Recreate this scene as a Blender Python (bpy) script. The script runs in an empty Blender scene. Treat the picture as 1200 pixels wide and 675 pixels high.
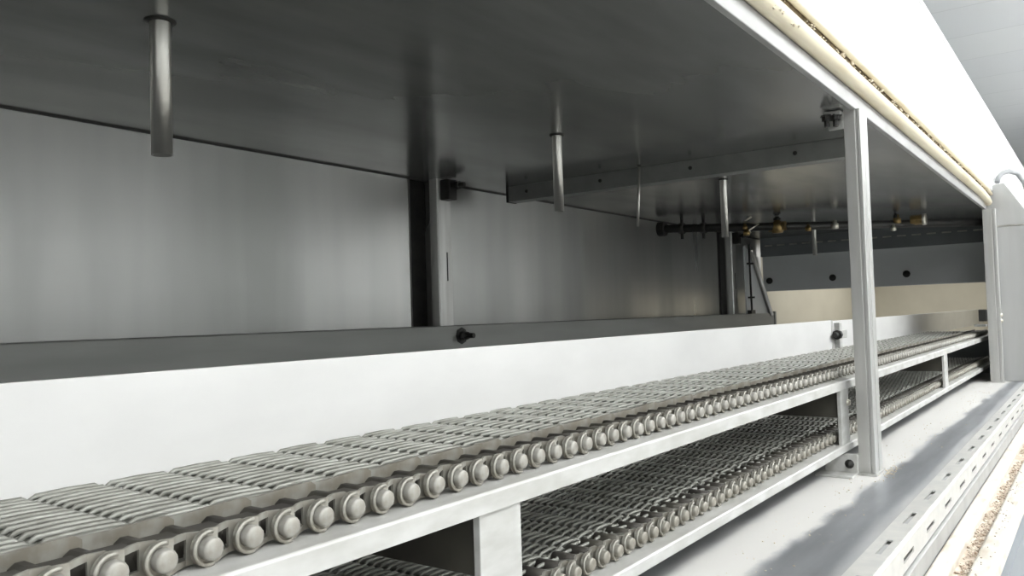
import bpy, math, random
from mathutils import Vector, Matrix
random.seed(7)
OZ = 1.35                      # the camera stands 1.35 m over the hall floor; all numbers below are relative to it
S = bpy.context.scene
COL = S.collection

# ---------------------------------------------------------------- mesh builder
class MB:
    def __init__(s): s.v = []; s.f = []; s.smooth = []
    def add(s, vs, fs, smooth=False):
        n = len(s.v); s.v += [tuple(p) for p in vs]
        s.f += [tuple(i + n for i in f) for f in fs]; s.smooth += [smooth] * len(fs)
        return s
    def box(s, x0, x1, y0, y1, z0, z1):
        v = [(x, y, z) for x in (x0, x1) for y in (y0, y1) for z in (z0, z1)]
        return s.add(v, [(0, 1, 3, 2), (4, 6, 7, 5), (0, 4, 5, 1), (2, 3, 7, 6), (0, 2, 6, 4), (1, 5, 7, 3)])
    def prism(s, poly, a, b, axis='x', smooth=False):
        # poly in the two other axes, extruded from a to b
        n = len(poly)
        def P(p, t):
            return {'x': (t, p[0], p[1]), 'y': (p[0], t, p[1]), 'z': (p[0], p[1], t)}[axis]
        v = [P(p, a) for p in poly] + [P(p, b) for p in poly]
        s.add(v, [(i, (i + 1) % n, n + (i + 1) % n, n + i) for i in range(n)], smooth)
        s.add(v, [tuple(range(n))[::-1], tuple(range(n, 2 * n))])
        return s
    def tube(s, pts, r, sides=8, cap=True, smooth=True, flat=1.0, closed=False):
        pts = [Vector(p) for p in pts]; n = len(pts); vs = []; fs = []
        up = None
        for i, p in enumerate(pts):
            if closed: t = pts[(i + 1) % n] - pts[i - 1]
            else: t = pts[min(i + 1, n - 1)] - pts[max(i - 1, 0)]
            t.normalize()
            if up is None: up = Vector((0, 0, 1)) if abs(t.z) < .9 else Vector((1, 0, 0))
            a = t.cross(up); a.normalize(); b = a.cross(t); b.normalize(); up = b
            rr = r[i] if isinstance(r, (list, tuple)) else r
            for k in range(sides):
                w = 2 * math.pi * k / sides
                vs.append(p + a * (math.cos(w) * rr) + b * (math.sin(w) * rr * flat))
        m = n if closed else n - 1
        for i in range(m):
            j = (i + 1) % n
            for k in range(sides):
                l = (k + 1) % sides
                fs.append((i * sides + k, i * sides + l, j * sides + l, j * sides + k))
        base = len(s.v)
        s.add(vs, fs, smooth)
        if cap and not closed:
            s.f += [tuple(base + k for k in range(sides))[::-1], tuple(base + (n - 1) * sides + k for k in range(sides))]
            s.smooth += [False, False]
        return s
    def lathe(s, prof, c, axis='z', seg=24, smooth=True):
        # prof: (radius, height) pairs along axis from c
        vs = []; fs = []; n = len(prof)
        for (r, h) in prof:
            for k in range(seg):
                w = 2 * math.pi * k / seg; a, b = r * math.cos(w), r * math.sin(w)
                q = {'z': (a, b, h), 'y': (a, h, b), 'x': (h, a, b)}[axis]
                vs.append((c[0] + q[0], c[1] + q[1], c[2] + q[2]))
        for i in range(n - 1):
            for k in range(seg):
                l = (k + 1) % seg
                fs.append((i * seg + k, i * seg + l, (i + 1) * seg + l, (i + 1) * seg + k))
        return s.add(vs, fs, smooth)
    def merge(s, o, d=(0, 0, 0)):
        n = len(s.v); s.v += [(p[0] + d[0], p[1] + d[1], p[2] + d[2]) for p in o.v]
        s.f += [tuple(i + n for i in f) for f in o.f]; s.smooth += o.smooth
        return s
    def lump(s, c, r, rnd):
        v = []; 
        for d in ((1, 0, 0), (-1, 0, 0), (0, 1, 0), (0, -1, 0), (0, 0, 1), (0, 0, -1)):
            k = r * rnd.uniform(.5, 1.3); v.append((c[0] + d[0] * k, c[1] + d[1] * k, c[2] + d[2] * k * .7))
        return s.add(v, [(0, 2, 4), (2, 1, 4), (1, 3, 4), (3, 0, 4), (2, 0, 5), (1, 2, 5), (3, 1, 5), (0, 3, 5)], True)

def absloc(o):
    p = Vector(o.location)
    while o.parent: o = o.parent; p += Vector(o.location)
    return p

def tag(o, label=None, cat=None, group=None, kind=None):
    if label: o['label'] = label
    if cat: o['category'] = cat
    if group: o['group'] = group
    if kind: o['kind'] = kind
    return o

def obj(name, mb, m, parent=None, origin=None, bevel=0, solid=0, seg=2):
    if origin is None:
        xs, ys, zs = zip(*mb.v)
        origin = ((min(xs) + max(xs)) / 2, (min(ys) + max(ys)) / 2, min(zs))
    me = bpy.data.meshes.new(name)
    me.from_pydata([(x - origin[0], y - origin[1], z - origin[2]) for x, y, z in mb.v], [], mb.f)
    me.polygons.foreach_set('use_smooth', mb.smooth)
    me.update()
    import bmesh
    bm = bmesh.new(); bm.from_mesh(me); bmesh.ops.recalc_face_normals(bm, faces=bm.faces); bm.to_mesh(me); bm.free()
    me.materials.append(m)
    o = bpy.data.objects.new(name, me); COL.objects.link(o)
    loc = Vector((origin[0], origin[1], origin[2] + OZ))
    if parent: o.parent = parent; loc -= absloc(parent)
    o.location = loc
    if solid:
        d = o.modifiers.new('thickness', 'SOLIDIFY'); d.thickness = solid; d.offset = -1
    if bevel:
        d = o.modifiers.new('bevel', 'BEVEL'); d.width = bevel; d.segments = seg; d.limit_method = 'ANGLE'
    return o

def thing(name, loc, label, cat, group=None):
    o = bpy.data.objects.new(name, None); COL.objects.link(o)
    o.empty_display_size = .05
    o.location = (loc[0], loc[1], loc[2] + OZ)
    return tag(o, label, cat, group)

def struct(name, mb, m, label=None, **k):
    o = obj(name, mb, m, origin=(0, 0, 0), **k); o['kind'] = 'structure'
    if label: o['label'] = label
    return o

# ---------------------------------------------------------------- materials
def mat(name, col, rough=.5, metal=0., col2=None, scale=(8, 8, 8), detail=4, r2=None, bump=0., bscale=None, mixlo=.35, mixhi=.65, spec=None):
    m = bpy.data.materials.new(name); m.use_nodes = True
    N, L = m.node_tree.nodes, m.node_tree.links
    b = N['Principled BSDF']; b.inputs['Metallic'].default_value = metal; b.inputs['Roughness'].default_value = rough
    b.inputs['Base Color'].default_value = (*col, 1)
    if spec is not None: b.inputs['Specular IOR Level'].default_value = spec
    tc = N.new('ShaderNodeTexCoord'); mp = N.new('ShaderNodeMapping'); mp.inputs['Scale'].default_value = scale
    L.new(tc.outputs['Object'], mp.inputs['Vector'])
    nz = N.new('ShaderNodeTexNoise'); nz.inputs['Scale'].default_value = 1; nz.inputs['Detail'].default_value = detail
    L.new(mp.outputs[0], nz.inputs['Vector'])
    mr = N.new('ShaderNodeMapRange'); mr.inputs[1].default_value = mixlo; mr.inputs[2].default_value = mixhi
    L.new(nz.outputs['Fac'], mr.inputs[0])
    if col2:
        mx = N.new('ShaderNodeMix'); mx.data_type = 'RGBA'
        mx.inputs[6].default_value = (*col, 1); mx.inputs[7].default_value = (*col2, 1)
        L.new(mr.outputs[0], mx.inputs[0]); L.new(mx.outputs[2], b.inputs['Base Color'])
    if r2 is not None:
        rr = N.new('ShaderNodeMapRange'); rr.inputs[3].default_value = rough; rr.inputs[4].default_value = r2
        rr.inputs[1].default_value = mixlo; rr.inputs[2].default_value = mixhi
        L.new(nz.outputs['Fac'], rr.inputs[0]); L.new(rr.outputs[0], b.inputs['Roughness'])
    if bump:
        bp = N.new('ShaderNodeBump'); bp.inputs['Strength'].default_value = bump; bp.inputs['Distance'].default_value = .004
        src = nz
        if bscale:
            mp2 = N.new('ShaderNodeMapping'); mp2.inputs['Scale'].default_value = bscale; L.new(tc.outputs['Object'], mp2.inputs['Vector'])
            src = N.new('ShaderNodeTexNoise'); src.inputs['Scale'].default_value = 1; src.inputs['Detail'].default_value = 2
            L.new(mp2.outputs[0], src.inputs['Vector'])
        L.new(src.outputs['Fac'], bp.inputs['Height']); L.new(bp.outputs[0], b.inputs['Normal'])
    return m

M = {}
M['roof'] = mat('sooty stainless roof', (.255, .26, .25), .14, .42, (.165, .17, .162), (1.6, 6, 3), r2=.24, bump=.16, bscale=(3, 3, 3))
M['wall'] = mat('brushed stainless wall', (.46, .46, .445), .27, .88, (.31, .315, .305), (2.6, 2.6, .3), r2=.40, bump=.05, bscale=(60, 60, 1.5))
M['endgrey'] = mat('grey sheet steel', (.70, .72, .725), .5, .1, (.63, .65, .65), (3, 3, 3))
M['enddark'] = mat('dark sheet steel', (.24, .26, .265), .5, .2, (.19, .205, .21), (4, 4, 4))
M['cream'] = mat('cream painted sheet', (.62, .58, .47), .5, .0, (.56, .52, .42), (2, 4, 4))
M['ledge'] = mat('dull grey steel', (.27, .275, .262), .5, .4, (.235, .24, .23), (3, 20, 20))
M['post'] = mat('satin stainless post', (.60, .60, .585), .36, .75, (.50, .50, .48), (30, 30, 2), r2=.48)
M['rail'] = mat('worn pale rail steel', (.60, .60, .585), .46, .35, (.48, .48, .455), (14, 40, 40), r2=.55)
M['lip'] = mat('dull metal lip', (.36, .36, .355), .5, .3, (.30, .30, .295), (10, 40, 40))
M['panel'] = mat('white guard plastic', (.71, .71, .70), .42, 0, (.66, .66, .65), (5, 5, 12))
M['wire'] = mat('greasy wire steel', (.33, .335, .305), .5, .4, (.21, .21, .185), (30, 60, 60))
M['chain'] = mat('worn chain steel', (.37, .365, .33), .45, .45, (.25, .23, .19), (45, 45, 45))
M['pin'] = mat('polished pin steel', (.42, .415, .39), .5, .35, (.30, .285, .25), (70, 70, 70))
M['brown'] = mat('dark inner steel and chain shade', (.09, .085, .07), .55, .4, (.06, .055, .05), (10, 10, 10))
M['tubes'] = mat('stainless tube', (.62, .61, .57), .28, .9, (.5, .49, .46), (40, 40, 4))
M['black'] = mat('black iron', (.02, .02, .019), .5, .3, (.035, .033, .03), (30, 30, 30))
M['pipe'] = mat('dark pipe', (.035, .036, .035), .45, .5, (.05, .048, .045), (20, 20, 20))
M['brass'] = mat('dull brass', (.36, .25, .10), .4, .8, (.20, .14, .06), (60, 60, 60))
M['nickel'] = mat('bright nut', (.7, .67, .58), .3, .7, (.6, .57, .5), (60, 60, 60))
M['gasket'] = mat('cream rubber gasket', (.80, .73, .56), .5, 0, (.68, .58, .40), (4, 30, 30), mixlo=.45, mixhi=.75)
M['gasketlow'] = mat('floury cream gasket', (.68, .655, .60), .6, 0, (.50, .43, .34), (14, 40, 40), mixlo=.5, mixhi=.78, bump=.5)
M['groove'] = mat('grimy groove', (.11, .085, .05), .8, 0, (.25, .19, .11), (50, 50, 50))
M['grooveb'] = mat('crumb filled groove', (.50, .40, .32), .85, 0, (.76, .69, .60), (40, 60, 60))
M['crumb'] = mat('bread crumbs', (.34, .25, .18), .85, 0, (.78, .70, .60), (90, 90, 90))
M['dough'] = mat('dried dough', (.78, .72, .60), .8, 0, (.66, .56, .42), (60, 60, 60))
M['hood'] = mat('white painted hood', (.86, .87, .87), .4, 0, (.82, .83, .83), (2, 2, 2))
M['cab'] = mat('grey cabinet steel', (.50, .505, .50), .42, .55, (.44, .445, .44), (12, 12, 1.5), r2=.5)
M['body'] = mat('blue grey machine body', (.30, .33, .36), .5, .3, (.26, .28, .31), (4, 4, 4))
M['hallfloor'] = mat('hall floor', (.60, .60, .58), .5, 0, (.34, .33, .31), (3, 3, 3))
M['hallwall'] = mat('hall wall paint', (.84, .85, .85), .6, 0, (.8, .81, .81), (1, 1, 1))
M['perf'] = mat('pale perforated steel', (.66, .66, .64), .4, .4, (.74, .73, .70), (30, 30, 30))
M['cable'] = mat('grey cable', (.32, .33, .34), .5)

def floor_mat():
    m = mat('steel pan with flour dust and rail shade', (.48, .50, .53), .34, .5, (.33, .345, .37), (2.2, 16, 3), r2=.42)
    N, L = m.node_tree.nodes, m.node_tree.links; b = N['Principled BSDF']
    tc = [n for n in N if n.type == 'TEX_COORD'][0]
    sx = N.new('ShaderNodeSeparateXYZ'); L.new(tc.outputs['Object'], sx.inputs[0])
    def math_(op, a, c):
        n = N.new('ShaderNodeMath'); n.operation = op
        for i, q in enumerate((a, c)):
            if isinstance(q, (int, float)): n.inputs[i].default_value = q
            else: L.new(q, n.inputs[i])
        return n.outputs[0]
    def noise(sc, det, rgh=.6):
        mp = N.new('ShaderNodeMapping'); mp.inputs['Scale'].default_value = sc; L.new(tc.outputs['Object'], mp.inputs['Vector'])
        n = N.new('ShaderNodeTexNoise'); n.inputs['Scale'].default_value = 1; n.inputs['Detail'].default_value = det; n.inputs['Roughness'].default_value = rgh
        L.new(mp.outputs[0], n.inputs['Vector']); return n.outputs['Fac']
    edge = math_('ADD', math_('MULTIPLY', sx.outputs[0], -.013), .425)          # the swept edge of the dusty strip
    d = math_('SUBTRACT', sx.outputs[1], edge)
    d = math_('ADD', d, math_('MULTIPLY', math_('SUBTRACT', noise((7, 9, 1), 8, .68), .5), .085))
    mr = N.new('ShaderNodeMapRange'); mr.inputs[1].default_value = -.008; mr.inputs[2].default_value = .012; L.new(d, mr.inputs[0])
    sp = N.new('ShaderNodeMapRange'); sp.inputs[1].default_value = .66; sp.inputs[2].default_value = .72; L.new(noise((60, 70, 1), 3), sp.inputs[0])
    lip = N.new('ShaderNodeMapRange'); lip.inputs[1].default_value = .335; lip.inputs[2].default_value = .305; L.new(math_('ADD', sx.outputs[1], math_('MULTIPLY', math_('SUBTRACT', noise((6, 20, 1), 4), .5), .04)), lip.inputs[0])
    far = N.new('ShaderNodeMapRange'); far.inputs[1].default_value = .535; far.inputs[2].default_value = .50  # dust thins beyond this edge to paint in the shadow under the rail
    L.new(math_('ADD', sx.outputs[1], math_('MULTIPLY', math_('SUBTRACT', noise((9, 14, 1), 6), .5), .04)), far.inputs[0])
    dust = math_('MULTIPLY', mr.outputs[0], math_('ADD', math_('MULTIPLY', far.outputs[0], .85), .15))  # flour dust, with the painted rail shadow from far taken out of it
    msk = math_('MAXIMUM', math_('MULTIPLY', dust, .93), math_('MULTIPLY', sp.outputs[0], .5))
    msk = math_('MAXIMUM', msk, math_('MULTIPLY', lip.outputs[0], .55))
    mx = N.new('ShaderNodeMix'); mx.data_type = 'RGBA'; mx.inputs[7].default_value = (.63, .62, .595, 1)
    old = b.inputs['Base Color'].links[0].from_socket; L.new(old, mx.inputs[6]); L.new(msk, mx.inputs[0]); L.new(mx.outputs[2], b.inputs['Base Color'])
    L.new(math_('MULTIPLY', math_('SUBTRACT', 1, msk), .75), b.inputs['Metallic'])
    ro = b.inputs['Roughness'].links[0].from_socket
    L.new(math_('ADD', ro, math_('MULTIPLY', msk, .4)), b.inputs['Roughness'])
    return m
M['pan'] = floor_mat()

def tile_mat():
    m = mat('pale ceiling sheets', (.80, .82, .83), .55, 0, (.67, .69, .70), (1, 1, 1))
    N, L = m.node_tree.nodes, m.node_tree.links; b = N['Principled BSDF']
    tc = [n for n in N if n.type == 'TEX_COORD'][0]
    br = N.new('ShaderNodeTexBrick'); br.offset = 0; br.inputs['Scale'].default_value = 1; br.inputs['Brick Width'].default_value = .55; br.inputs['Row Height'].default_value = 2.4
    br.inputs['Mortar Size'].default_value = .006; br.inputs['Mortar Smooth'].default_value = .3
    br.inputs['Color1'].default_value = (.80, .82, .83, 1); br.inputs['Color2'].default_value = (.77, .79, .81, 1); br.inputs['Mortar'].default_value = (.68, .70, .71, 1)
    L.new(tc.outputs['Object'], br.inputs['Vector']); L.new(br.outputs['Color'], b.inputs['Base Color'])
    return m
M['tiles'] = tile_mat()

# ---------------------------------------------------------------- the tunnel (setting)
ZC, ZF, YB, YF, XE = .44, -.369, 1.715, .425, 5.0
X0 = -2.0
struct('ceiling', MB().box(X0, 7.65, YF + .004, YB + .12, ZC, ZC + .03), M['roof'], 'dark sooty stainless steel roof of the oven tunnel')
# back wall: recess shaped beside each rear post to stand for the dark reflection there
prof = [(X0, YB)]
for xp in (1.90, 4.37):
    prof += [(xp - .075, YB), (xp - .06, YB + .006), (xp - .05, YB + .02), (xp - .045, YB + .05), (xp - .045, YB + .10), (xp + .035, YB + .10), (xp + .035, YB)]
prof += [(XE, YB)]
mb = MB(); n = len(prof)
v = [(x, y, z) for z in (ZF, ZC) for x, y in prof]
mb.add(v, [(i, i + 1, n + i + 1, n + i) for i in range(n - 1)])
struct('wall_back', mb, M['wall'], 'brushed stainless rear wall of the tunnel')
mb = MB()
for xp in (1.90, 4.37): mb.box(xp - .043, xp + .033, YB + .03, YB + .035, ZF, ZC).box(xp + .067, xp + .071, YB - .0015, YB + .001, -.02, ZC)  # black put in for the dark reflection and the thin edge shadow
struct('shade_strips', mb, M['black'], 'black strips for the dark reflection and shadow line beside the rear posts')
mb = MB().box(X0, XE, YB - .004, YB + .001, ZC - .004, ZC)
struct('trim_1', mb, M['black'], 'dark sealing line where the rear wall meets the roof')
struct('added_wall_left', MB().box(X0 - .03, X0, YF, YB, ZF, ZC), M['wall'], 'added near end wall of the tunnel, unseen, keeping stray light out')  # added out of view to stop light leaking in at this end
struct('wall_end', MB().box(7.62, 7.65, YF, YB + .1, ZF, ZC), M['cream'], 'cream coloured far end wall of the tunnel')
struct('wall_bay', MB().box(XE, 7.62, YB, YB + .03, ZF, ZC).box(XE + .04, 7.62, .43, .446, ZF, ZC), M['cream'])
struct('floor', MB().box(X0, 7.62, .268, YB + .1, ZF - .02, ZF), M['pan'], 'steel floor pan with a swept strip of white flour dust, rail shadow painted in behind it')
struct('wall_front', MB().box(4.42, XE + .03, .428, .446, ZF, ZC), M['enddark'], 'closed front wall beyond the far post')

# lip, hood, hall
struct('trim_2', MB().box(X0, 4.41, YF, YF + .012, ZC - .001, .476), M['lip'], 'pale metal lip along the front edge of the tunnel roof', bevel=.0015)
struct('wall_hood', MB().box(X0, 9.5, .400, .42, .530, .915).box(X0, 9.5, .398, 1.9, .895, .915), M['hood'], 'white outer face of the oven hood above the gasket')
struct('ceiling_hall', MB().box(-3, 13, -3.2, 3.2, 1.6, 1.65), M['tiles'], 'pale sheeted ceiling of the hall')
struct('wall_hall_front', MB().box(-3, 13, -3.25, -3.2, -OZ, 1.6), M['hallwall'])
struct('wall_hall_back', MB().box(-3, 13, 3.2, 3.25, -OZ, 1.6), M['hallwall'])
struct('wall_hall_left', MB().box(-3.05, -3, -3.2, 3.2, -OZ, 1.6), M['hallwall'])
struct('wall_hall_right', MB().box(13, 13.05, -3.2, 3.2, -OZ, 1.6), M['hallwall'])
struct('floor_hall', MB().box(-3, 13, -3.2, 3.2, -OZ - .05, -OZ), M['hallfloor'], 'grey floor of the hall')
struct('wall_machine', MB().box(X0, 7.65, .150, .170, -OZ, -.462).box(X0, 7.65, .170, .30, -.48, -.462), M['body'], 'blue grey lower body of the machine below the sill')

# ---------------------------------------------------------------- end wall sheets
t = thing('baffle_plate', (4.95, 1.08, .31), 'dark baffle plate with a dashed slot line hanging across the far end wall', 'baffle')
obj('plate', MB().box(4.955, 4.965, .47, 1.70, .325, ZC), M['enddark'], t)
for k in range(16): obj('slot_edge', MB().box(4.949, 4.956, .50 + k * .075, .545 + k * .075, .388, .395), M['tubes'], t)
t = thing('end_plate', (4.98, 1.08, .11), 'grey steel sheet with dark bolts on the far end wall', 'plate')
obj('sheet', MB().box(4.985, 4.998, .47, 1.70, .112, .33), M['endgrey'], t, bevel=.002)
for y in (1.66, 1.285, .886):
    obj('bolt', MB().lathe([(0, -.014), (.012, -.012), (.014, 0), (.02, 0), (.02, .006)], (4.98, y, .177), 'x', 10), M['black'], t)
t = thing('shade_sheet', (4.96, .63, -.30), 'dark sheet added to darken the opening between the two belts at the far end', 'plate')  # sheet added to hide the lit cream wall and keep this opening dark
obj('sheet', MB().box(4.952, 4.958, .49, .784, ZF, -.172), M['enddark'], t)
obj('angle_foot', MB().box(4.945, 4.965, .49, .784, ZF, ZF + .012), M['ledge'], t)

# ---------------------------------------------------------------- posts
def front_post(x, y0, y1, dx, label, bolts):
    t = thing('support_post', (x + dx / 2, (y0 + y1) / 2, ZF), label, 'post', 'upright posts at the tunnel front')
    w = y1 - y0
    poly = [(x, y1), (x, y0 + .3 * w), (x + .004, y0 + .3 * w), (x + .004, y0 + .22 * w), (x, y0 + .22 * w), (x, y0),
            (x + dx * .45, y0), (x + dx * .45, y0 + .004), (x + dx * .55, y0 + .004), (x + dx * .55, y0), (x + dx, y0), (x + dx, y1)]
    obj('column', MB().prism(poly, ZF + .004, ZC, 'z'), M['post'], t, bevel=.0012)
    obj('base_plate', MB().box(x - .012, x + dx + .008, y0 - .004, y1 + .012, ZF, ZF + .005), M['post'], t, bevel=.001)
    for (bx, by, bz, ax) in bolts:
        obj('bolt', MB().lathe([(0, -.008), (.006, -.007), (.009, -.003), (.010, 0), (.0125, 0), (.0125, .004)], (bx, by, bz), ax, 12), M['nickel'], t)
    return t
t = front_post(1.90, .417, .452, .066, 'tall stainless post standing in the middle of the tunnel opening', [])
obj('head_bracket', MB().box(1.872, 1.93, .452, .49, .428, .437).box(1.90, 1.906, .452, .485, .40, .43), M['post'], t, bevel=.001)
for (bx, by) in ((1.878, .482), (1.885, .465)):
    obj('bolt', MB().lathe([(0, -.026), (.006, -.026), (.006, -.012), (.011, -.012), (.011, -.003), (.014, -.003), (.014, 0)], (bx, by, .43), 'z', 8, False), M['black'], t)
obj('foot_bracket', MB().box(1.885, 1.90, .452, .52, ZF, ZF + .045).box(1.84, 1.90, .452, .53, ZF, ZF + .005), M['rail'], t, bevel=.001)
obj('bolt', MB().lathe([(0, -.010), (.006, -.009), (.006, -.002), (.010, 0), (.010, .003)], (1.884, .468, ZF + .024), 'x', 10), M['black'], t)
front_post(4.366, .388, .441, .052, 'far stainless post against the grey cabinet at the opening end', [(4.388, .388, .112 - .17, 'y'), (4.388, .388, .085 - .17, 'y')])

def rear_post(x, label):
    t = thing('rear_post', (x + .032, 1.69, -.02), label, 'post', 'rear posts on the grey ledge')
    poly = [(x, 1.694), (x, 1.664), (x + .003, 1.66), (x + .061, 1.66), (x + .064, 1.664), (x + .064, YB - .002), (x + .030, YB - .002), (x + .030, 1.694)]
    obj('column', MB().prism(poly, -.02, ZC, 'z'), M['post'], t)
    obj('slot', MB().box(x + .036, x + .040, 1.6585, 1.661, .12, .21), M['black'], t)
    cx = x + .028
    obj('clamp_block', MB().box(cx - .016, cx + .022, 1.622, 1.66, .372, .436), M['black'], t, bevel=.003)
    obj('clamp_bolt', MB().lathe([(0, -.05), (.007, -.05), (.007, -.03), (.013, -.03), (.013, -.016), (.007, -.016), (.007, 0)], (cx + .002, 1.625, .415), 'y', 8, False), M['pipe'], t)
    return t
rear_post(1.90, 'rear steel post on the ledge between the two large wall sheets')
rear_post(4.37, 'far rear post on the ledge beside the triangular gusset')

# ledge along the rear wall
t = thing('wall_ledge', (1.5, 1.66, -.19), 'long dull grey steel ledge running along the rear wall', 'ledge')
obj('beam', MB().box(X0 + .01, 4.86, 1.60, YB - .002, -.19, -.02), M['ledge'], t, bevel=.003)
obj('end_cap', MB().box(4.86, 4.885, 1.594, YB - .004, -.19, -.012), M['ledge'], t, bevel=.002)
b = obj('bolt', MB().lathe([(.026, 0), (.026, -.003), (.015, -.004), (.015, -.014), (.008, -.015), (.008, -.05), (0, -.05)], (1.925, 1.60, -.052), 'y', 8, False), M['black'], t)
obj('wing_nut', MB().lathe([(.011, -.016), (.013, -.022), (.011, -.028)], (1.925, 1.60, -.052), 'y', 12).box(1.898, 1.914, 1.575, 1.584, -.058, -.046).box(1.936, 1.952, 1.575, 1.584, -.058, -.046), M['pipe'], b)

# gusset with leaning bar
t = thing('gusset_plate', (4.62, 1.61, -.02), 'triangular grey gusset with a pale leaning edge bar at the far rear corner', 'gusset')
obj('plate', MB().prism([(4.44, -.02), (4.44, .36), (4.53, .33), (4.80, -.02)], 1.612, 1.62, 'y'), M['endgrey'], t)
obj('edge_bar', MB().tube([(4.50, 1.60, .345), (4.515, 1.60, .33), (4.81, 1.60, -.03)], .014, 10), M['tubes'], t)
obj('tie_rod', MB().tube([(4.46, 1.595, .37), (4.47, 1.595, -.015)], .006, 6).lathe([(0, -.004), (.02, -.004), (.02, .006), (0, .006)], (4.47, 1.595, .26), 'z', 8, False).lathe([(0, -.004), (.02, -.004), (.02, .006), (0, .006)], (4.47, 1.595, .07), 'z', 8, False).box(4.44, 4.50, 1.585, 1.61, -.02, 0), M['pipe'], t)

# crossbeam under the roof
t = thing('ceiling_crossbeam', (2.22, 1.05, .389), 'grey steel crossbeam bolted under the tunnel roof behind the middle post', 'beam')
obj('channel', MB().prism([(2.20, .389), (2.20, ZC), (2.204, ZC), (2.204, .393), (2.25, .393), (2.25, .389)], .497, 1.604, 'y'), M['ledge'], t, bevel=.001)
obj('end_bracket', MB().box(2.196, 2.245, 1.604, 1.612, .387, ZC), M['black'], t)
for y in (1.53, 1.25, .95, .65):
    obj('bolt', MB().lathe([(0, -.004), (.005, -.004), (.006, 0)], (2.20, y, .417), 'x', 8), M['black'], t)

# ---------------------------------------------------------------- drop tubes
def drop_tube(x, y, z1, r, label, name='drop_tube', lean=(0, 0), cat='tube', hollow=True):
    t = thing(name, (x, y, z1), label, cat, 'tubes hanging from the tunnel roof')
    mb = MB()
    if hollow:
        pr = [(r, ZC - z1), (r, 0), (r * .80, 0), (r * .80, .06)]
        mb.lathe(pr, (x, y, z1), 'z', 20)
    else:
        mb.tube([(x, y, ZC), (x + lean[0] * .4, y + lean[1] * .4, (ZC + z1) / 2), (x + lean[0], y + lean[1], z1)], r, 8)
    obj('tube', mb, M['tubes'], t)
    obj('collar', MB().lathe([(r * 1.0, .0), (r * 1.5, 0), (r * 1.5, -.002), (r * 1.0, -.003)], (x, y, ZC), 'z', 20), M['black'], t)
    return t
drop_tube(.638, 1.075, .246, .0145, 'nearest and largest steel tube hanging from the roof at left')
drop_tube(1.654, 1.056, .253, .012, 'steel tube hanging from the roof left of the crossbeam')
drop_tube(2.193 - .02, 1.10, .259, .004, 'thin bent wire rod hanging from the roof in front of the crossbeam', 'hanging_rod', (.0, .012), 'rod', False)
drop_tube(2.605, 1.01, .246, .0115, 'steel tube hanging from the roof just behind the crossbeam')
drop_tube(4.26, 1.18, .27, .0105, 'farthest short steel tube hanging in front of the dark baffle')

# gas manifold with brass fittings
PA, PB = Vector((3.48, 1.65, .392)), Vector((4.44, .4475, .386))
def onp(y): return PA + (PB - PA) * ((PA.y - y) / (PA.y - PB.y))
t = thing('manifold_pipe', tuple(onp(1.0)), 'dark pipe with brass fittings running across under the far roof', 'pipe')
obj('pipe', MB().tube([PA, PB], .019, 14), M['pipe'], t)
obj('end_flange', MB().tube([PA + Vector((0, .02, 0)), PA - Vector((0, .012, 0))], .034, 12, smooth=False), M['black'], t)
for y in (1.58, 1.50):
    p = onp(y); obj('bracket', MB().tube([p + Vector((0, 0, -.05)), p + Vector((0, 0, .048))], .008, 6).tube([p + Vector((0, .012, 0)), p - Vector((0, .012, 0))], .026, 10), M['black'], t)
def valve(y, s=1.0):
    p = onp(y)
    b = obj('brass_valve', MB().lathe([(0, -.04 * s), (.03 * s, -.038 * s), (.042 * s, -.01 * s), (.036 * s, .015 * s), (.02 * s, .03 * s), (.017 * s, .036 * s)], p, 'z', 16)
            .tube([p + Vector((0, .05 * s, 0)), p - Vector((0, .05 * s, 0))], .028 * s, 8, smooth=False), M['brass'], t)
    obj('valve_neck', MB().lathe([(.018 * s, .030), (.022 * s, .031), (.022 * s, .040), (.013 * s, .041), (.013 * s, max(.047, .03 * s))], p, 'z', 10), M['black'], b)
valve(1.225, .8)
def nut(y, dz, r, m, name='brass_nipple', dx=-.02):
    p = onp(y) + Vector((dx, 0, dz))
    obj(name, MB().lathe([(0, -r * 1.1), (r, -r), (r, r * .3), (r * .6, r * .4), (r * .6, r * 1.2), (0, r * 1.3)], p, 'z', 8), m, t)
nut(1.335, -.025, .016, M['brass']); nut(1.34, .0, .012, M['brass'])
nut(1.105, -.012, .014, M['brass']); nut(1.005, .0, .018, M['nickel'], 'bright_plug')
nut(.77, .02, .018, M['brass']); nut(.775, .038, .010, M['black'], 'black_cap'); nut(.785, -.02, .013, M['nickel'], 'bright_plug')
p = onp(.69) + Vector((-.03, 0, .015))
b = obj('brass_coupling', MB().tube([p + Vector((0, .03, 0)), p - Vector((0, .02, 0))], .024, 8, smooth=False), M['brass'], t)
obj('bright_ring', MB().tube([p - Vector((0, .02, 0)), p - Vector((0, .036, 0))], .027, 12), M['nickel'], b)
p = onp(1.32)
pts = [p + Vector(q) for q in ((0, 0, .048), (-.01, .01, .04), (-.02, .03, .025), (-.02, -.04, .008), (-.025, .005, -.015), (-.02, .0, -.03))]
tag(obj('ignition_wire', MB().tube(pts, .005, 6), M['nickel']), 'short zigzag silver wire hanging at the dark pipe left of the brass valve', 'wire')

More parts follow.
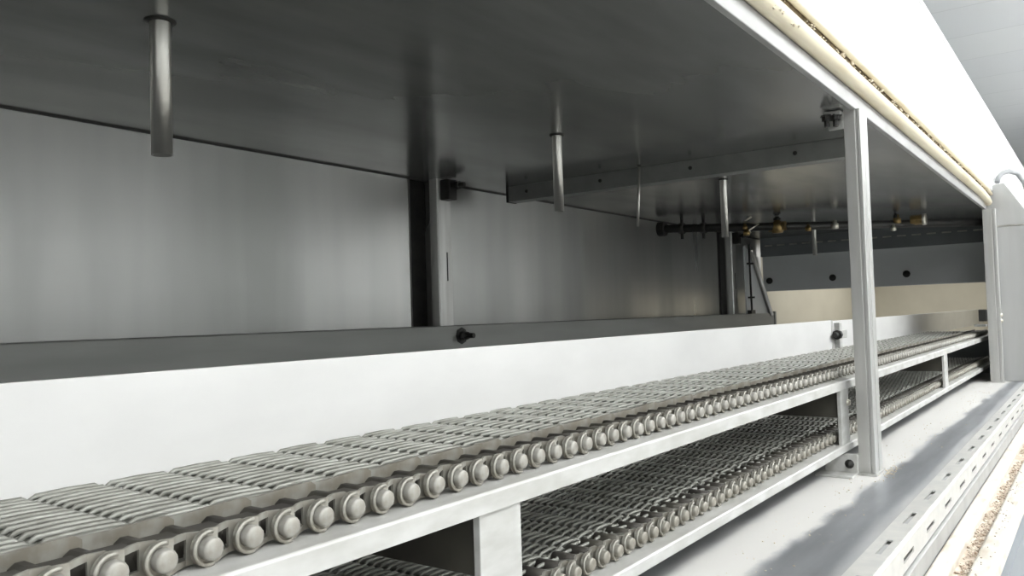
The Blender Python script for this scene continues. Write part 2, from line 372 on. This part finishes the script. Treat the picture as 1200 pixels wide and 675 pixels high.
# ---------------------------------------------------------------- guard panels along the belt
t = thing('guard_panel', (.5, .79, -.165), 'long white guard panel standing behind the upper belt, nearest to camera', 'panel', 'white guard panels behind the belt')
obj('board', MB().box(X0 + .01, 3.005, .787, .797, -.165, -.045), M['panel'], t, bevel=.001)
obj('edge_strip', MB().box(3.005, 3.018, .786, .80, -.165, -.044), M['rail'], t, bevel=.001)
t = thing('guard_panel', (5.3, .80, -.165), 'farther white guard panel behind the upper belt, past the middle post', 'panel', 'white guard panels behind the belt')
obj('board', MB().box(3.06, 7.6, .795, .805, -.165, -.048), M['panel'], t, bevel=.001)
b = obj('joint_bracket', MB().box(3.03, 3.16, .772, .784, -.112, -.082).box(3.07, 3.10, .775, .795, -.15, -.055), M['rail'], t, bevel=.002)
obj('bolt', MB().lathe([(0, -.05), (.009, -.05), (.009, -.02), (.017, -.02), (.017, 0), (.009, 0), (.009, .03)], (3.035, .772, -.097), 'x', 8, False), M['black'], b)

# ---------------------------------------------------------------- conveyor frame
YR = .474
t = thing('conveyor_frame', (1.5, .65, -.32), 'pale steel frame of two rails carrying the wire belts', 'conveyor frame')
XA, XB = -1.0, 4.93
obj('upper_rail', MB().prism([(YR, -.183), (YR, -.165), (YR + .002, -.163), (.60, -.163), (.60, -.167), (YR + .012, -.167), (YR + .012, -.183)], XA, XB, 'x'), M['rail'], t, bevel=.0008)
obj('lower_rail', MB().prism([(YR, -.320), (YR, -.306), (YR + .002, -.304), (.60, -.304), (.60, -.308), (YR + .012, -.308), (YR + .012, -.320)], XA, XB, 'x'), M['rail'], t, bevel=.0008)
obj('far_rail', MB().box(XA, XB, .765, .785, -.183, -.163).box(XA, XB, .765, .785, -.32, -.304), M['rail'], t)
for xs, w in ((.594, .066), (1.875, .066), (3.315, .075)):
    obj('support_plate', MB().box(xs, xs + w, YR + .004, YR + .012, -.306, -.166), M['rail'], t, bevel=.0008)
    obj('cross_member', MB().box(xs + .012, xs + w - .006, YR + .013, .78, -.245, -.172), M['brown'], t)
obj('rail_bolt', MB().lathe([(0, -.007), (.006, -.006), (.008, 0), (.008, .004)], (1.93, YR + .004, -.215), 'y', 10), M['nickel'], t)

# ---------------------------------------------------------------- wire belts
P = .033; X1 = .326
def xk(k): return X1 + P * k
KA, KB = -28, 139
YI, YO = .564, .780           # mesh from the inner chain plates to the guard panel
def wire_mesh(z, p, r, flat, pit, slant, x0, x1, y_in):
    # flattened spirals, alternately left and right handed, joined by straight cross rods
    mb = MB(); h = .0042; k = 0; x = x0
    while x < x1:
        xa, xb = x - .001, x + p + .001
        if k % 2: xa, xb = xb, xa
        sg = 1 if xb > xa else -1
        d = pit * .5; y0 = y_in + (.1 if k % 2 else .6) * d
        pts = []; nt = int((YO - .004 - y0) / pit)
        for i in range(nt + 1):
            y = y0 + i * pit; e = .008 * sg
            pts += [(xa, y, z + h * .3), (xa + e, y + d * slant * .1, z + h), ((xa + xb) / 2, y + d * slant * .5, z + h * 1.15), (xb - e, y + d * slant * .9, z + h), (xb, y + d * slant, z), (xb - e, y + d * 1.15, z - h * 1.5), (xa + e, y + d * 1.85, z - h * 1.5)]
        mb.tube(pts, r, 6, flat=flat)
        x += p; k += 1
    for k in range(KA, KB + 1):
        mb.tube([(xk(k), .512, z), (xk(k), YO, z)], .0018, 6)
    return mb

def link_plate_mesh():
    # cranked side plate: wide rounded eye outside, bending inwards behind the next one; y = 0 outside, x = 0 at the pin
    mb = MB(); th = .0026
    def stripe(xs):      # (x, y, z_low, z_high)
        n = len(xs); v = []
        for (x, y, a, b) in xs: v += [(x, y, a), (x, y, b), (x, y + th, a), (x, y + th, b)]
        f = []
        for i in range(n - 1):
            p, q = 4 * i, 4 * i + 4
            f += [(p, q, q + 1, p + 1), (p + 2, p + 3, q + 3, q + 2), (p + 1, q + 1, q + 3, p + 3), (p, p + 2, q + 2, q)]
        f += [(0, 1, 3, 2), (4 * n - 4, 4 * n - 2, 4 * n - 1, 4 * n - 3)]
        mb.add(v, f)
    R = .0125; eye = []
    for q in range(7):
        x = -R * math.cos(math.pi / 2 * q / 6); zz = math.sqrt(max(R * R - x * x, 0)); eye.append((x, -.0015 * (1 - q / 6), -max(zz, .002), max(zz, .002)))
    eye += [(.005, 0, -.0118, .0122), (.0085, 0, -.0112, .012)]
    stripe(eye)
    stripe([(.0085, 0, -.0112, -.0062), (.0145, .0035, -.0105, -.0062), (.0215, .0066, -.0100, -.0062)])   # below the window
    stripe([(.0085, 0, .0078, .012), (.0145, .0035, .0078, .0122), (.0215, .0066, .0078, .0120)])          # above the window
    stripe([(.0215, .0066, -.0100, .0120), (.033, .0066, -.0095, .011), (.040, .0066, -.006, .007)])
    mb.tube([(.0112 * math.cos(a), -.0022, .0112 * math.sin(a)) for a in [math.radians(q) for q in range(75, 290, 15)]], .0017, 6)
    return mb
def pin_mesh():
    return MB().lathe([(.0078, 0), (.0078, -.0062), (.0072, -.0076), (.0056, -.0084), (0, -.0087)], (0, 0, 0), 'y', 16)
def inner_plate_mesh():
    # long cranked plate spanning two pitches: tucked behind at the near end, standing out at the far end
    mb = MB(); v = []; th = .0042
    prof = [(-.010, .006, -.006, .006), (-.004, .006, -.010, .0105), (.010, .0055, -.0105, .0115), (.024, .0035, -.007, .0115), (.034, .001, -.005, .0125), (.046, -.002, -.007, .0135), (.060, -.003, -.0105, .0145), (.068, -.0035, -.0105, .0145), (.073, -.0035, -.006, .011)]
    for (x, y, a, b) in prof: v += [(x, y, a), (x, y, b), (x, y + th, a), (x, y + th, b)]
    f = []; n = len(prof)
    for i in range(n - 1):
        p, q = 4 * i, 4 * i + 4
        f += [(p, q, q + 1, p + 1), (p + 2, p + 3, q + 3, q + 2), (p + 1, q + 1, q + 3, p + 3), (p, p + 2, q + 2, q)]
    f += [(0, 1, 3, 2), (4 * n - 4, 4 * n - 2, 4 * n - 1, 4 * n - 3)]
    return mb.add(v, f)
def loop_mesh():
    # crescent loop between the mesh edge and the chain
    pts = [(-.002, .006, 0), (.003, -.010, .002), (.012, -.022, .003), (.024, -.020, .003), (.036, -.006, .001), (.043, .006, 0)]
    return MB().tube(pts, .0024, 6, flat=1.5)

def belt(z, label, low):
    t = thing('wire_conveyor_belt', (1.9, .65, z - .012), label, 'conveyor belt', 'wire mesh belts with chain edges')
    obj('wire_mesh', wire_mesh(z, .044, .0024, 1.0, .0125, .45, X1 - 21 * .044, 4.88, .534) if low else wire_mesh(z, .066, .0028, .75, .0150, .25, X1 - 14 * .066, 4.86, .570), M['wire'], t)
    mb = MB()
    for k in range(KA, KB + 1):
        mb.lathe([(0, 0), (.0088, 0), (.0088, .034), (0, .034)], (xk(k), .5135, z), 'y', 10)
    for k in range(KA, KB): mb.box(xk(k) + .006, xk(k + 1) - .006, .520, .540, z - .0085, z + (-.004 if low else .0065))  # dark bars added between the rollers to stand for the shade there
    ro = obj('rollers_and_shade_bars', mb, M['brown'], t); ro['kind'] = 'stuff'
    lp, pn = link_plate_mesh(), pin_mesh(); ip = loop_mesh() if low else inner_plate_mesh()
    yin = .530 if low else .556
    def at_(mb, x, y): return MB().merge(mb, (x, y, z))
    K1 = -7 if not low else 5
    base_l = obj('link_plate', at_(lp, xk(K1), .501), M['chain'], t, origin=(xk(K1), .501, z))
    base_p = obj('pin_head', at_(pn, xk(K1), .5005), M['chain'] if low else M['pin'], base_l, origin=(xk(K1), .5005, z))
    for k in range(K1 + 1, K1 + 100):
        l = base_l.copy(); COL.objects.link(l); l.parent = t; l.location = base_l.location + Vector((P * (k - K1), random.uniform(-.0006, .0006), random.uniform(-.0006, .0006)))
        l.rotation_euler = (0, random.uniform(-.05, .05), random.uniform(-.03, .03))
        q = base_p.copy(); COL.objects.link(q); q.parent = l; q.location = base_p.location
    pi = .044 if low else .066                     # pitch of the inner row of plates or loops
    iname, im = ('mesh_loop', M['wire']) if low else ('inner_link_plate', M['chain'])
    xs = []; x = X1 - pi * (15 if not low else 20)
    while x < 4.85: xs.append(x); x += pi
    near = [x for x in xs if x > (.05 if not low else .3)][:100]
    base_i = obj(iname, at_(ip, near[0], yin), im, t, origin=(near[0], yin, z))
    for x in near[1:]:
        i = base_i.copy(); COL.objects.link(i); i.parent = t; i.location = base_i.location + Vector((x - near[0], random.uniform(-.0005, .0005), random.uniform(-.0008, .0008)))
        i.rotation_euler = (0, random.uniform(-.02, .02), random.uniform(-.02, .02))
    rest_l, rest_p, rest_i = MB(), MB(), MB()
    for k in list(range(KA, K1)) + list(range(K1 + 100, KB)):
        rest_l.merge(lp, (xk(k), .501, z)); rest_p.merge(pn, (xk(k), .5005, z))
    for x in xs:
        if x not in near: rest_i.merge(ip, (x, yin, z))
    o = obj('link_plate', rest_l, M['chain'], t); o['kind'] = 'stuff'
    q = obj('pin_head', rest_p, M['chain'] if low else M['pin'], o); q['kind'] = 'stuff'
    i = obj(iname, rest_i, im, t); i['kind'] = 'stuff'
    return t
belt(-.150, 'upper grey wire mesh belt with a roller chain along its front edge', False)
belt(-.291, 'lower wire mesh belt running between the two rails', True)

# ---------------------------------------------------------------- sill: perforated strip, lower gasket
t = thing('perforated_strip', (1.5, .285, -.44), 'pale perforated steel edge strip along the outer edge of the floor pan', 'strip')
def slotted(x0, x1, first, step, ln, place, a0, a1, s0, s1):
    mb = MB(); v = []; f = []
    def quad(xa, xb, p, q):
        n = len(v); v.extend([place(xa, p), place(xb, p), place(xb, q), place(xa, q)]); f.append((n, n + 1, n + 2, n + 3))
    x = first; quad(x0, x, a0, s0) if False else None
    xs = []; 
    while x + ln < x1: xs.append((x, x + ln)); x += step
    cur = x0
    for (a, b) in xs:
        quad(cur, a, a0, a1); quad(a, b, a0, s0); quad(a, b, s1, a1); cur = b
    quad(cur, x1, a0, a1)
    return mb.add(v, f)
XP0, XP1 = -1.4, 4.40
obj('top_flange', slotted(XP0, XP1, -1.32, .2, .085, lambda x, p: (x, p, ZF + .004), .303, .268, .2875, .2795), M['perf'], t, solid=.0025)
obj('front_flange', slotted(XP0, XP1, -1.24, .2, .08, lambda x, p: (x, .2645, p), ZF + .0005, ZF - .040, ZF - .0175, ZF - .0265), M['perf'], t, solid=-.0025)
obj('rolled_edge', MB().tube([(XP0, .2685, ZF - .0005), (XP1, .2685, ZF - .0005)], .0045, 10), M['perf'], t)
obj('lower_flange', MB().box(XP0, XP1, .258, .2675, -.444, -.412), M['cab'], t, bevel=.001)
obj('slot_backing', MB().box(XP0, XP1, .2672, .2679, -.411, -.392), M['black'], t)

t = thing('sill_gasket', (1.5, .21, -.46), 'floury cream double-lipped rubber gasket along the bottom sill', 'gasket')
obj('inner_lip', MB().prism([(.2575, -.46), (.2575, -.443), (.252, -.440), (.232, -.440), (.227, -.443), (.226, -.46)], XP0, XP1, 'x'), M['gasketlow'], t, bevel=.002)
obj('outer_lip', MB().prism([(.202, -.46), (.2015, -.446), (.197, -.441), (.172, -.440), (.164, -.444), (.160, -.46)], XP0, XP1, 'x'), M['gasketlow'], t, bevel=.002)
obj('groove', MB().box(XP0, XP1, .2018, .2262, -.461, -.455), M['grooveb'], t)
rnd = random.Random(3); mb = MB()
for c in range(130):
    cx = .9 + rnd.random() ** 1.3 * 3.2; cy = rnd.gauss(.214, .004); n = rnd.randint(4, 26); w = rnd.uniform(.008, .045)
    for i in range(n):
        s_ = rnd.choice((.0012, .0016, .002, .003, .004)); y = min(max(cy + rnd.gauss(0, .004), .205), .2235)
        mb.lump((cx + rnd.gauss(0, w), y, -.455 + s_ * .5), s_, rnd)
for i in range(150):
    s_ = rnd.choice((.001, .0014, .002)); mb.lump((rnd.uniform(.9, 3.2), rnd.uniform(.174, .200), -.4400 + s_ * .5), s_, rnd)
o = obj('crumbs', mb, M['crumb']); tag(o, 'brown crumbs lying in the groove of the sill gasket', 'crumbs', kind='stuff')
mb = MB()
for i in range(260):
    x = rnd.uniform(.9, 4.2); s = rnd.choice((.001, .0012, .0015, .002)); y = rnd.gauss(.425, .03)
    mb.lump((x, max(y, .31), ZF + s * .5), s, rnd)
for i in range(70):
    mb.lump((rnd.gauss(1.95, .04), rnd.gauss(.400, .008), ZF + .0008), rnd.choice((.0012, .0018, .0026)), rnd)
o = obj('flour_crumbs', mb, M['dough']); tag(o, 'pale flour crumbs scattered on the steel floor pan near the posts', 'crumbs', kind='stuff')

# ---------------------------------------------------------------- upper gasket
t = thing('hood_gasket', (1.5, .41, .47), 'cream rubber door gasket running along the roof edge', 'gasket')
path = [(XP0, .4164, .4926)] + [(x, .4164, .4926) for x in (0, 1, 2, 3, 3.8)] + [(4.15, .4164, .490), (4.3, .4164, .483), (4.38, .4164, .472)]
obj('seal_tube', MB().tube(path, .0175, 18), M['gasket'], t)
obj('groove', MB().box(XP0, 4.38, .4085, .42, .478, .53), M['groove'], t)
obj('outer_lip', MB().tube([(x, .4015, z) for x, z in ((XP0, .524), (1, .524), (3, .524), (4.2, .521), (4.38, .508))], .0073, 10), M['gasket'], t)
mb = MB()
for i in range(120):
    x = rnd.uniform(.5, 4.3); mb.lump((x, .4065, rnd.uniform(.508, .514)), rnd.choice((.002, .003, .004)), rnd)
x = .9
while x < 4.2:
    x += rnd.uniform(.07, .24)
    for j in range(4): mb.lump((x + rnd.uniform(-.012, .012), .404, rnd.uniform(.509, .518)), rnd.choice((.003, .005, .006)), rnd)
for i in range(14):
    mb.lump((rnd.gauss(1.33, .03), .402, .481 + rnd.uniform(-.004, .006)), rnd.choice((.003, .005)), rnd)
o = obj('dough_scraps', mb, M['dough']); tag(o, 'dried dough scraps stuck in the upper gasket groove', 'dough scraps', kind='stuff')

# ---------------------------------------------------------------- cabinet at the end of the opening, cable, small black catch
t = thing('end_cabinet', (6.0, .3, ZF), 'grey steel cabinet closing the far end of the opening', 'cabinet')
obj('body', MB().box(4.43, 7.6, .19, .424, ZF, .358), M['cab'], t, bevel=.003)
obj('sloped_top', MB().prism([(.426, .362), (.426, .545), (.392, .556), (.354, .561), (.237, .362)], 4.43, 7.6, 'x'), M['cab'], t, bevel=.002)
obj('seam_strip', MB().box(4.427, 7.6, .188, .424, .357, .363), M['tubes'], t)
pts = [Vector((4.50, .385, .575)), Vector((4.51, .38, .60)), Vector((4.53, .365, .622)), Vector((4.57, .34, .632)), Vector((4.62, .31, .625)), Vector((4.67, .285, .58)), Vector((4.70, .275, .52)), Vector((4.71, .272, .45))]
tag(obj('power_cable', MB().tube(pts, .011, 10), M['cable']), 'grey cable arching over the sloped cabinet top', 'cable')
t = thing('door_catch', (4.33, .5, -.13), 'small black catch fixed behind the far post above the belt', 'catch')
obj('block', MB().box(4.35, 4.385, .442, .475, -.085, -.03), M['black'], t, bevel=.003)
obj('arm', MB().box(4.30, 4.37, .442, .49, -.108, -.098), M['ledge'], t, bevel=.002)

# ---------------------------------------------------------------- lamps of the hall and added fill lamps
def lamp(x, y, z, sx, sy, e, down=True):
    l = bpy.data.lights.new('hall_and_fill_lamp', 'AREA'); l.shape = 'RECTANGLE'; l.size = sx; l.size_y = sy; l.energy = e; l.color = (1, 1, .985)
    o = bpy.data.objects.new('hall_and_fill_lamp', l); COL.objects.link(o); o.location = (x, y, z + OZ)
    if not down: o.rotation_euler = (math.pi, 0, 0)
for x in (-1.2, .8, 2.8, 4.8, 7.5):
    lamp(x, -1.05, 1.57, 1.6, .45, 20)
    lamp(x, -2.55, 1.57, 1.6, .9, 17)
    lamp(x, -1.2, 1.30, 1.6, .3, 30 if x < 4 else 85, False)  # upward fill lamps added to brighten the hall ceiling
lamp(6.2, 1.05, .43, 2.0, .9, 14)               # unseen fill lamp added past the end sheet to brighten the cream wall
w = bpy.data.worlds.new('World'); S.world = w; w.use_nodes = True
w.node_tree.nodes['Background'].inputs[0].default_value = (.9, .95, 1, 1); w.node_tree.nodes['Background'].inputs[1].default_value = .3

# ---------------------------------------------------------------- camera
def camera():
    f = 950.0; W, H = 1200, 675
    r = lambda x, y: Vector((x - W / 2, y - H / 2, f))
    ax = r(1293, 351).normalized(); n = r(1293, 351).cross(r(293, 381)).normalized()
    if n.y > 0: n = -n
    az = n; ay = az.cross(ax)
    A = Matrix((ax, ay, az))
    right = A @ Vector((1, 0, 0)); up = -(A @ Vector((0, 1, 0))); back = -(A @ Vector((0, 0, 1)))
    m = Matrix((right, up, back)).transposed().to_4x4(); m.translation = (0, 0, OZ)
    c = bpy.data.cameras.new('camera'); c.sensor_width = 36; c.lens = 36 * f / W; c.clip_start = .02
    o = bpy.data.objects.new('camera', c); COL.objects.link(o); o.matrix_world = m
    S.camera = o
camera()
S.view_settings.view_transform = 'Standard'; S.view_settings.look = 'None'
S.view_settings.gamma = 1; S.view_settings.use_curve_mapping = False; S.view_settings.exposure = .0
